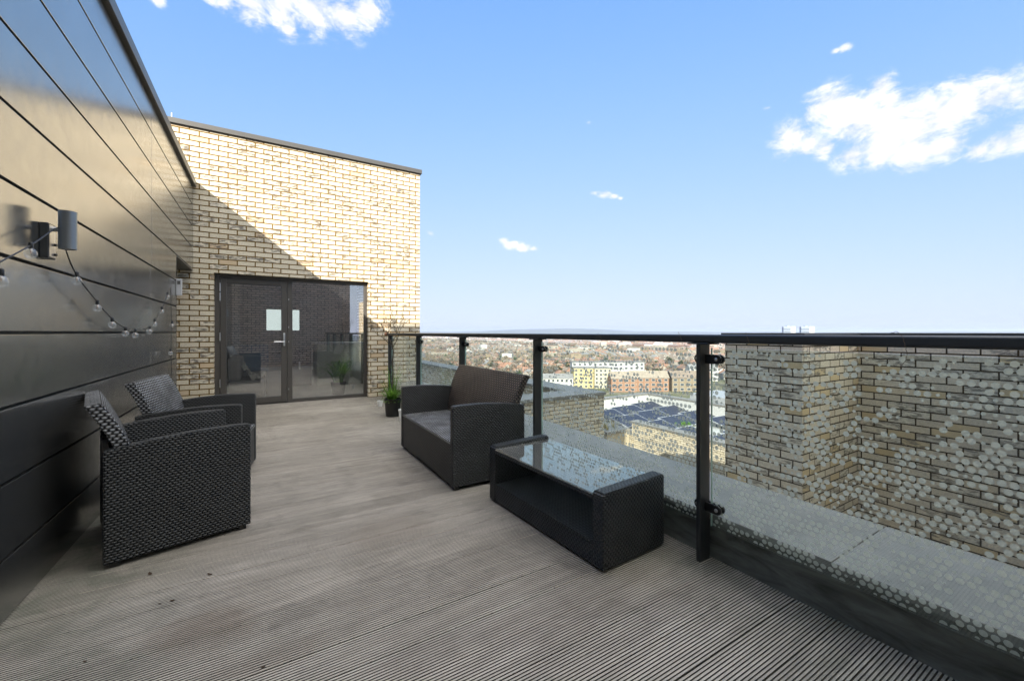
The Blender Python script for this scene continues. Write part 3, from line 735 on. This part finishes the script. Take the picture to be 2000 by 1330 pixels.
# ------------------------------------------------------------------ far ground, hills, city
gm=MB(); RR=16000
gm.add([(-RR,-2000,GZ),(RR,-2000,GZ),(RR,RR,GZ),(-RR,RR,GZ)],[(0,1,2,3)])
structure(gm.build('ground',M['ground'],None))
hm=simple('wooded_hill',(.085,.10,.07),.95,0,.1,.4,.004)
mb=MB(); NH=90
vs=[]
for k in range(NH+1):
    a=-.9+2.4*k/NH; 
    x,y=at_depth(a,9000); q=k/NH
    h=56+14*sin(a*5+1)+7*sin(a*13)+5*sin(a*29+2)+46*math.exp(-((a-.12)/.16)**2)
    vs+= [(x*.93,y*.93,GZ-1),(x,y,GZ+h),(x*1.15,y*1.15,GZ-1)]
mb.add(vs,[(3*k+i,3*k+3+i,3*k+4+i,3*k+1+i) for k in range(NH) for i in (0,1)],0,True)
structure(mb.build('hills',hm,None))
roofc={'terracotta':(.36,.20,.135),'brown':(.23,.185,.15),'slate':(.23,.23,.23),'rust':(.29,.18,.14),'tan':(.31,.265,.215)}
wallc={'white':(.56,.55,.52),'cream':(.44,.40,.33),'brick':(.19,.125,.09),'buff':(.25,.20,.14)}
RM={k:simple('roof_'+k,v,.85,0,.2,.35,.7) for k,v in roofc.items()}
WM={k:simple('wall_'+k,v,.85,0,.2,.2,.5) for k,v in wallc.items()}
WIN=simple('window_dark',(.05,.06,.07),.2,0,.5)
def house_geo(W,D,H,R):
    mb=MB()
    x0,x1,y0,y1=-W/2,W/2,-D/2,D/2
    mb.box(x0,x1,y0,y1,0,H,0)
    e=.35
    mb.add([(x0-.05,y0-e,H-.1),(x1+.05,y0-e,H-.1),(x1+.05,0,H+R),(x0-.05,0,H+R),(x1+.05,y1+e,H-.1),(x0-.05,y1+e,H-.1)],[(0,1,2,3),(3,2,4,5)],1)
    mb.add([(x0,y0,H),(x0,y1,H),(x0,0,H+R-.1)],[(0,1,2)],0); mb.add([(x1,y0,H),(x1,y1,H),(x1,0,H+R-.1)],[(0,2,1)],0)
    mb.box(x0+.1,x0+.9,-.5,.5,H+R-.9,H+R+1.0,3)
    for yy in (y0-.03,y1+.03):
        for zz in (.9,3.6):
            for xx in (-W*.28,W*.2):
                mb.add([(xx-.6,yy,zz),(xx+.6,yy,zz),(xx+.6,yy,zz+1.3),(xx-.6,yy,zz+1.3)],[(0,1,2,3)],2)
    return mb
variants=[]
combos=[('terracotta','cream'),('rust','buff'),('brown','brick'),('slate','white'),('tan','buff'),('brown','white'),('tan','brick'),('slate','buff')]
desc={'terracotta':'orange tiled','rust':'rust red','brown':'brown tiled','slate':'grey slate','tan':'pale tan'}
wd={'white':'white','cream':'cream','brick':'red brick','buff':'buff brick'}
for rc,wc in combos:
    mb=house_geo(6.2,9,5.6,3.0)
    me=mb.build('terraced_house',[WM[wc],RM[rc],WIN,WM['brick']],None,fixn=False)
    variants.append((me,rc,wc))
# positions
r=random.Random(17)
pos=[]
def inbig(a,t):
    return (.08<a<.56 and t<352) or (t<300)
ti=300.0
patch={}
def patchdir(x,y):
    key=(int(x//140),int(y//140))
    if key not in patch: patch[key]=(r.choice([.2,.35,1.3,1.75,-.3,.9]),r.randrange(len(combos)),r.random())
    return patch[key]
for cx in range(-9,32):
    for cy in range(0,30):
        X=cx*140.0; Y=cy*140.0
        tt=(X+70)*FX+(Y+70)*FY
        if tt<200 or tt>3800: continue
        al=((X+70)*RX+(Y+70)*RY)/tt
        if al<-.55 or al>.95: continue
        ang,dom,dens=patchdir(X+1,Y+1)
        ca,sa=cos(ang),sin(ang); step=24 if tt<1400 else 34
        nrow=int(150/step)
        for j in range(nrow+1):
            off=-70+j*step; i0=-74
            while i0<74:
                L=r.randint(4,11)
                for q in range(L):
                    lx=i0+q*6.4; 
                    if lx>74: break
                    wx=X+70+lx*ca-off*sa; wy=Y+70+lx*sa+off*ca
                    if X<=wx<X+140 and Y<=wy<Y+140:
                        t2=wx*FX+wy*FY
                        a2=(wx*RX+wy*RY)/t2
                        if t2>1400 and r.random()<.25: continue
                        if not inbig(a2,t2): pos.append((t2,a2,wx,wy,ang+(pi if j%2 else 0),dom if r.random()<.55 else r.randrange(len(combos))))
                i0+=L*6.4+r.uniform(3,9)
pos.sort()
vis=[p for p in pos if -.235<p[1]<.53]
ind=set(id(p) for p in vis[:300])
grp='terraced houses in the suburb below'
used=set()
for p in vis[:300]:
    t2,a2,wx,wy,ang,vi=p; me,rc,wc=variants[vi]
    if vi in used: o=me.copy(); COL.objects.link(o)
    else: o=me; used.add(vi)
    o.location=(wx,wy,GZ); o.rotation_euler=(0,0,ang); s=r.uniform(.9,1.12); o.scale=(1,s,s)
    tag(o,'distant terraced house with %s roof and %s walls in the suburb below'%(desc[rc],wd[wc]),'house','%s roofed %s terraced houses in the suburb'%(desc[rc],wd[wc]))
for vi,(me,rc,wc) in enumerate(variants):
    if vi not in used: bpy.data.objects.remove(me)
rn=list(roofc); wn=list(wallc)
big=MB()
SM=[WM[k] for k in wn]+[RM[k] for k in rn]
for p in pos:
    if id(p) in ind: continue
    t2,a2,wx,wy,ang,vi=p; rc,wc=combos[vi]; wi=wn.index(wc); ri=4+rn.index(rc)
    W,D,H,R=6.2,9,5.4*r.uniform(.85,1.2),3
    if r.random()<.02: W,D,H,R=22,14,r.uniform(9,15),.6
    if r.random()<.06: ri=4+r.randrange(5)
    ca,sa=cos(ang),sin(ang)
    def T(x,y,z): return (wx+x*ca-y*sa, wy+x*sa+y*ca, GZ+z)
    v=[T(-W/2,-D/2,0),T(W/2,-D/2,0),T(W/2,D/2,0),T(-W/2,D/2,0),T(-W/2,-D/2,H),T(W/2,-D/2,H),T(W/2,D/2,H),T(-W/2,D/2,H),T(-W/2,0,H+R),T(W/2,0,H+R)]
    b=len(big.v); big.v+=v
    for f,mi in (((0,1,5,4),wi),((1,2,6,9,5),wi),((2,3,7,6),wi),((3,0,4,8,7),wi),((4,5,9,8),ri),((8,9,6,7),ri)):
        big.f.append([b+i for i in f]); big.m.append(mi); big.smooth.append(False)
    if R<1: pass
tag(big.build('distant_houses',SM,None,fixn=False),'dense far spread of small houses reaching to the horizon','houses',kind='stuff')
# trees
tm=simple('bare_crown',(.20,.17,.125),.95,0,.1,.5,.8)
tg=simple('evergreen_crown',(.045,.075,.03),.95,0,.1,.5,.8)
tb=simple('tree_trunk',(.08,.065,.05),.95,0,.1)
def crown_mesh(seed,n,w,h,mat,leaf):
    rr=random.Random(seed); mb=MB()
    lob=[(rr.uniform(-.5,.5)*w,rr.uniform(-.5,.5)*w,h*rr.uniform(.45,.9),rr.uniform(.28,.5)*w) for _ in range(6)]
    for i in range(n):
        L=rr.choice(lob); d=Vector((rr.gauss(0,1),rr.gauss(0,1),rr.gauss(0,.8))).normalized()*L[3]*rr.uniform(.5,1.05)
        c=Vector((L[0],L[1],L[2]))+d; s=leaf*rr.uniform(.5,1.2)
        u1=Vector((rr.uniform(-1,1),rr.uniform(-1,1),rr.uniform(-1,1))).normalized()*s; v1=u1.cross(Vector((rr.uniform(-1,1),rr.uniform(-1,1),1))).normalized()*s*.6
        mb.add([c-u1,c+v1,c+u1*.8,c-v1],[(0,1,2,3)])
    return mb
protos=[]
for sd in range(4):
    root=thing('suburb_tree','x','tree',(0,0,0))
    ev = sd==3
    cr=crown_mesh(sd,230,6.5 if not ev else 4,9 if not ev else 10,None,.75).build('crown',tg if ev else tm,root,0,True,fixn=False)
    mb=MB().tube([(0,0,0),(.1,0,3),(0,.2,6)],[.35,.25,.1],6)
    for k in range(4): mb.tube([(0,0,3+.4*k),(1.8*cos(k*1.7),1.8*sin(k*1.7),5.5+.4*k)],[.14,.05],5)
    tr=mb.build('trunk',tb,root,0,True,fixn=False)
    protos.append((root,cr,tr,ev))
r=random.Random(31)
tpos=[]
for k in range(4800):
    t2=290+3200*r.random()**1.7; a2=r.uniform(-.5,.9)
    x,y=at_depth(a2,t2)
    if sin(x*.013+1)*sin(y*.011)+.5*sin(x*.041)*sin(y*.037+2)>-.15 or r.random()<.3:
        if not(.08<a2<.52 and t2<330): tpos.append((t2,a2,x,y))
# wooded patch at the far left of the view and specific trees
for k in range(150):
    t2=r.uniform(420,640); a2=r.uniform(-.24,-.13); x,y=at_depth(a2,t2); tpos.append((t2,a2,x,y))
tpos.sort(); tv=[p for p in tpos if -.235<p[1]<.53][:300]; tid=set(id(p) for p in tv)
usedp=set()
for n,p in enumerate(tv):
    k=3 if r.random()<.12 else r.randrange(3)
    root,cr,trk,ev=protos[k]
    if k in usedp:
        o=root.copy(); COL.objects.link(o)
        for c in (cr,trk):
            c2=c.copy(); COL.objects.link(c2); c2.parent=o
    else: o=root; usedp.add(k)
    o.location=(p[2],p[3],GZ); o.rotation_euler=(0,0,r.random()*6); s=r.uniform(.7,1.25); o.scale=(s,s,s)
    tag(o,'dark evergreen tree among the distant houses' if ev else 'bare brown winter tree among the distant houses','tree','evergreen trees in the suburb' if ev else 'bare winter trees in the suburb')
mb=MB()
for p in tpos:
    if id(p) in tid: continue
    w=r.uniform(5,10); h=r.uniform(6,12)
    for q in range(5):
        c=Vector((p[2]+r.uniform(-.4,.4)*w,p[3]+r.uniform(-.4,.4)*w,GZ+h*r.uniform(.4,.85))); s=w*r.uniform(.2,.42)
        vs=[c+Vector((dx*s*r.uniform(.6,1.2),dy*s*r.uniform(.6,1.2),dz*s*r.uniform(.6,1.2))) for dx,dy,dz in ((1,0,0),(0,1,0),(-1,0,0),(0,-1,0),(0,0,1),(0,0,-1))]
        mb.add(vs,[(0,1,4),(1,2,4),(2,3,4),(3,0,4),(1,0,5),(2,1,5),(3,2,5),(0,3,5)],1 if r.random()<.12 else 0)
tag(mb.build('distant_trees',[tm,tg],None,fixn=False),'far off belts of bare trees between the houses','trees',kind='stuff')
# --- larger named buildings
def block(name,label,a,t0,w,d,h,wall,storeys,cols,rz=None,flat=True,roof='brown',ridge=4,top=None,win=None,wcol=None):
    x,y=at_depth(a,t0); rz=-YAW if rz is None else rz
    s=thing(name,label,'building',(x,y,GZ),rz)
    MB().box(-w/2,w/2,0,d,0,h).build('wall',wall,s,0,True)
    if flat:
        MB().box(-w/2-.2,w/2+.2,-.2,d+.2,h+.001,h+.5).build('roof',top or M['kerb'],s,0,True)
    else:
        mb=MB().add([(-w/2-.3,-.6,h-.2),(w/2+.3,-.6,h-.2),(w/2+.3,d/2,h+ridge),(-w/2-.3,d/2,h+ridge),(w/2+.3,d+.6,h-.2),(-w/2-.3,d+.6,h-.2)],[(0,1,2,3),(3,2,4,5)],0)
        mb.build('roof',RM[roof],s,0,True,fixn=False)
        MB().add([(-w/2,0,h),(-w/2,d,h),(-w/2,d/2,h+ridge-.2)],[(0,1,2)]).add([(w/2,0,h),(w/2,d,h),(w/2,d/2,h+ridge-.2)],[(0,1,2)]).build('gable',wall,s,0,True)
    sh=h/storeys; cw=w/cols
    for i in range(cols):
        for j in range(storeys):
            xx=-w/2+cw*(i+.5); zz=sh*j+sh*.3; ww=cw*.24
            f=MB().box(xx-ww-.15,xx+ww+.15,-.08,-.001,zz-.15,zz+sh*.45+.15).build('window',M['white'],s,0,True)
            MB().box(xx-ww,xx+ww,-.12,-.081,zz,zz+sh*.45).build('pane',WIN,f,0,True)
    return s
yel=simple('yellow_render',(.50,.41,.20),.8,0,.2,.1,.2); yel2=simple('pale_yellow_render',(.52,.47,.33),.8,0,.2,.1,.2)
orb=simple('orange_brick',(.30,.175,.115),.85,0,.2,.2,.5); 
def au(u): return (u-1000)/800
block('apartment_block','bright yellow rendered apartment block left of the gabled brick flats',au(1140),300,14.5,14,14.5,yel,5,4)
block('apartment_block','pale yellow apartment block touching the gabled brick flats',au(1178),299,12.5,14,14.5,yel2,5,4)
block('apartment_block','long white topped apartment block with dark strip windows behind the yellow flats',au(1188),318,56,12,17.5,M['white'],6,14)
block('gabled_flats','orange brick gabled flats next to the yellow apartment block',au(1218),282,17,10,9.3,orb,3,4,flat=False,roof='tan',ridge=4.5)
block('gabled_flats','middle orange brick gabled flats beneath the pale flat roof line',au(1270),284,26,10,9.6,orb,3,6,flat=False,roof='tan',ridge=4.5)
block('gabled_flats','rightmost brown gabled flats partly hidden by the near balustrade post',au(1352),284,28,10,9.6,WM['buff'],3,6,flat=False,roof='brown',ridge=4.5)
block('white_terrace','row of low white houses with grey roof left of the yellow flats',au(1085),300,26,9,7.5,WM['white'],2,8,flat=False,roof='slate',ridge=3)
block('white_terrace','white rendered block with grey roof right behind the gabled flats',au(1375),345,24,9,11,WM['white'],3,5,flat=False,roof='slate',ridge=3)
block('long_factory','long low brick building with a pale flat roof among distant houses',au(1120),520,70,14,6,WM['brick'],1,12,top=M['white'])
tw=simple('tower_cladding',(.28,.34,.42),.7,0,.3,.1,.05)
for u0,w0,lab in ((1542,20,'left one of two slab tower blocks on the horizon beyond the handrail'),(1578,22,'right one of two slab tower blocks on the horizon beyond the handrail')):
    x,y=at_depth(au(u0),1000); s=thing('tower_block',lab,'building',(x,y,GZ),-YAW-.35)
    W=w0*1.25
    MB().box(-W*.5,W*.12,0,14,0,54.5).build('slab',tw,s,0,True)
    MB().box(W*.121,W*.5,.5,13.5,0,55.2).build('stair_core',M['white'],s,0,True)
    MB().box(-W*.2,W*.05,4,10,54.6,57).build('roof_plant',tw,s,0,True)
    for j in range(12): MB().box(-W*.49,W*.11,-.15,-.01,3+j*4.2,4.6+j*4.2).build('window_band',WIN,s,0,True)
# ------------------------------------------------------------------ sun, sky
SUN=Vector((-1,-1.3,.7955)).normalized()
el=math.asin(SUN.z)
l=bpy.data.lights.new('sun','SUN'); l.energy=2.7; l.angle=radians(.5); l.color=(1,.93,.82)
lo=bpy.data.objects.new('sun',l); COL.objects.link(lo); lo.rotation_euler=SUN.to_track_quat('Z','Y').to_euler()
w=bpy.data.worlds.new('World'); scene.world=w; w.use_nodes=True; nt=w.node_tree; nt.nodes.clear(); g=G(nt)
sky=g.n('ShaderNodeTexSky',sky_type='NISHITA'); sky.sun_disc=False; sky.sun_elevation=el; sky.sun_rotation=atan2(SUN.x,SUN.y)
sky.altitude=50; sky.air_density=1.0; sky.dust_density=.8; sky.ozone_density=1.5
dirv=g.n('ShaderNodeTexCoord').outputs['Generated']
blobs=[(1680,235,50),(1740,252,54),(1790,245,56),(1840,222,54),(1890,197,48),(1940,182,42),(1985,183,28),(1720,290,40),(1665,305,28),(1780,292,42),(1845,283,34),(1620,200,34),(1645,225,34),(1597,215,22),(1722,168,22),(1738,198,20),(1545,270,30),(1580,282,22),(1610,290,20),
 (1912,295,20),(1950,283,27),(1995,270,32),(2050,260,40),
 (430,-12,32),(490,5,38),(550,14,42),(610,16,48),(670,28,40),(715,22,34),(565,62,16),(305,-4,14)]
small=[(1650,94,16,.3),(1635,99,12,.4),(1163,377,12,.35),(1180,380,14,.2),(1198,384,12,.35),(1212,388,8,.5),(985,471,11,.2),(1000,479,14,.1),(1022,484,15,.1),(1042,486,10,.3),(1500,212,12,.5),(840,455,20,.75),(1150,240,10,.7)]
acc=None
for row in [(u,v,rp,0) for u,v,rp in blobs]+small:
    u,v,rp,sub=row
    a=(u-1000)/FPX; b=(HOR-v)/FPX; D=ray(u,v).normalized(); q=1+a*a+b*b
    ra=rp/FPX/q**.72*1.17
    dv=g.n('ShaderNodeVectorMath',{0:dirv,1:tuple(D)},operation='SUBTRACT').outputs[0]
    if sub: dv=g.n('ShaderNodeVectorMath',{0:dv,1:(1,1,1.9)},operation='MULTIPLY').outputs[0]
    dd=g.n('ShaderNodeVectorMath',{0:dv},operation='LENGTH').outputs['Value']
    val=g.math('SUBTRACT',1-sub,g.math('DIVIDE',dd,ra))
    val=g.math('MAXIMUM',val,-1.5)
    acc=val if acc is None else g.n('ShaderNodeMath',{0:acc,1:val,2:.35},operation='SMOOTH_MAX').outputs[0]
mpn=g.n('ShaderNodeMapping',{'Vector':dirv,'Scale':(1,1,1.7)})
n1=g.noise(mpn.outputs[0],15,10,.66,.5); n2=g.noise(mpn.outputs[0],70,7,.65,.3)
field=g.math('ADD',acc,g.math('MULTIPLY',g.math('SUBTRACT',n1,.50),3.2))
field=g.math('ADD',field,g.math('MULTIPLY',g.math('SUBTRACT',n2,.5),1.1))
gate=g.n('ShaderNodeMapRange',{0:acc,1:-.75,2:.1,3:0,4:1},clamp=True).outputs[0]
mask=g.n('ShaderNodeMapRange',{0:field,1:-.35,2:.85,3:0,4:1},interpolation_type='SMOOTHSTEP',clamp=True).outputs[0]
mask=g.math('MULTIPLY',mask,gate)
den=g.n('ShaderNodeVectorMath',{0:sky,1:(1,1,1)},operation='ADD').outputs[0]
cmp=g.n('ShaderNodeVectorMath',{0:sky,1:den},operation='DIVIDE').outputs[0]
sx=g.n('ShaderNodeSeparateXYZ',{0:cmp})
cr_=g.math('MULTIPLY',g.math('POWER',g.math('MULTIPLY',sx.outputs[0],1.149),1.87),1.448)
cg_=g.math('MULTIPLY',g.math('POWER',g.math('MULTIPLY',sx.outputs[1],1.125),1.48),1.692)
cb_=g.math('MULTIPLY',g.math('POWER',g.math('MULTIPLY',sx.outputs[2],1.586),.15),1.95)
skyc=g.n('ShaderNodeCombineXYZ',{0:cr_,1:cg_,2:cb_}).outputs[0]
# bright broken cloud added overhead, out of frame, to fill the shaded deck
up=g.n('ShaderNodeVectorMath',{0:dirv,1:tuple(Vector((.25,-.3,.92)).normalized())},operation='DOT_PRODUCT').outputs['Value']
upn=g.math('ADD',up,g.math('MULTIPLY',g.math('SUBTRACT',g.noise(dirv,4,6,.6),.5),.35))
um=g.n('ShaderNodeMapRange',{0:upn,1:.70,2:.86,3:0,4:1},interpolation_type='SMOOTHSTEP',clamp=True).outputs[0]
cshade=g.mix(g.ramp(n1,[(.40,0),(.60,1)]),(1.72,1.80,1.95),(2.3,2.3,2.33))
skyb=g.mix(mask,skyc,cshade)
skyb=g.mix(um,skyb,(7.5,7.4,7.2))
bg=g.n('ShaderNodeBackground',{'Color':skyb,'Strength':.13}); ow=g.n('ShaderNodeOutputWorld'); nt.links.new(bg.outputs[0],ow.inputs[0])
# ------------------------------------------------------------------ camera
cam=bpy.data.cameras.new('camera'); cam.sensor_width=36; cam.lens=FPX/2000*36; cam.shift_y=-(665-HOR)/2000; cam.clip_end=40000; cam.clip_start=.02
co=bpy.data.objects.new('camera',cam); COL.objects.link(co); co.location=(0,0,EYE); co.rotation_euler=(radians(90),0,-YAW); scene.camera=co
vs_=scene.view_settings; vs_.view_transform='Standard'; vs_.look='None'; vs_.exposure=2.0; vs_.gamma=1
scene.render.resolution_x=1024; scene.render.resolution_y=680

hb=MB(); hb.box(-15000,15000,-1900,15500,GZ-1,60)
hz,nt=newmat('haze_air'); g=G(nt)
vol=g.n('ShaderNodeVolumePrincipled',{'Color':(.72,.82,1,1),'Density':1e-4,'Anisotropy':.2})
oo=g.n('ShaderNodeOutputMaterial'); nt.links.new(vol.outputs[0],oo.inputs['Volume'])
tag(hb.build('haze',hz,None),'thin pale blue air over the far city','haze',kind='stuff')
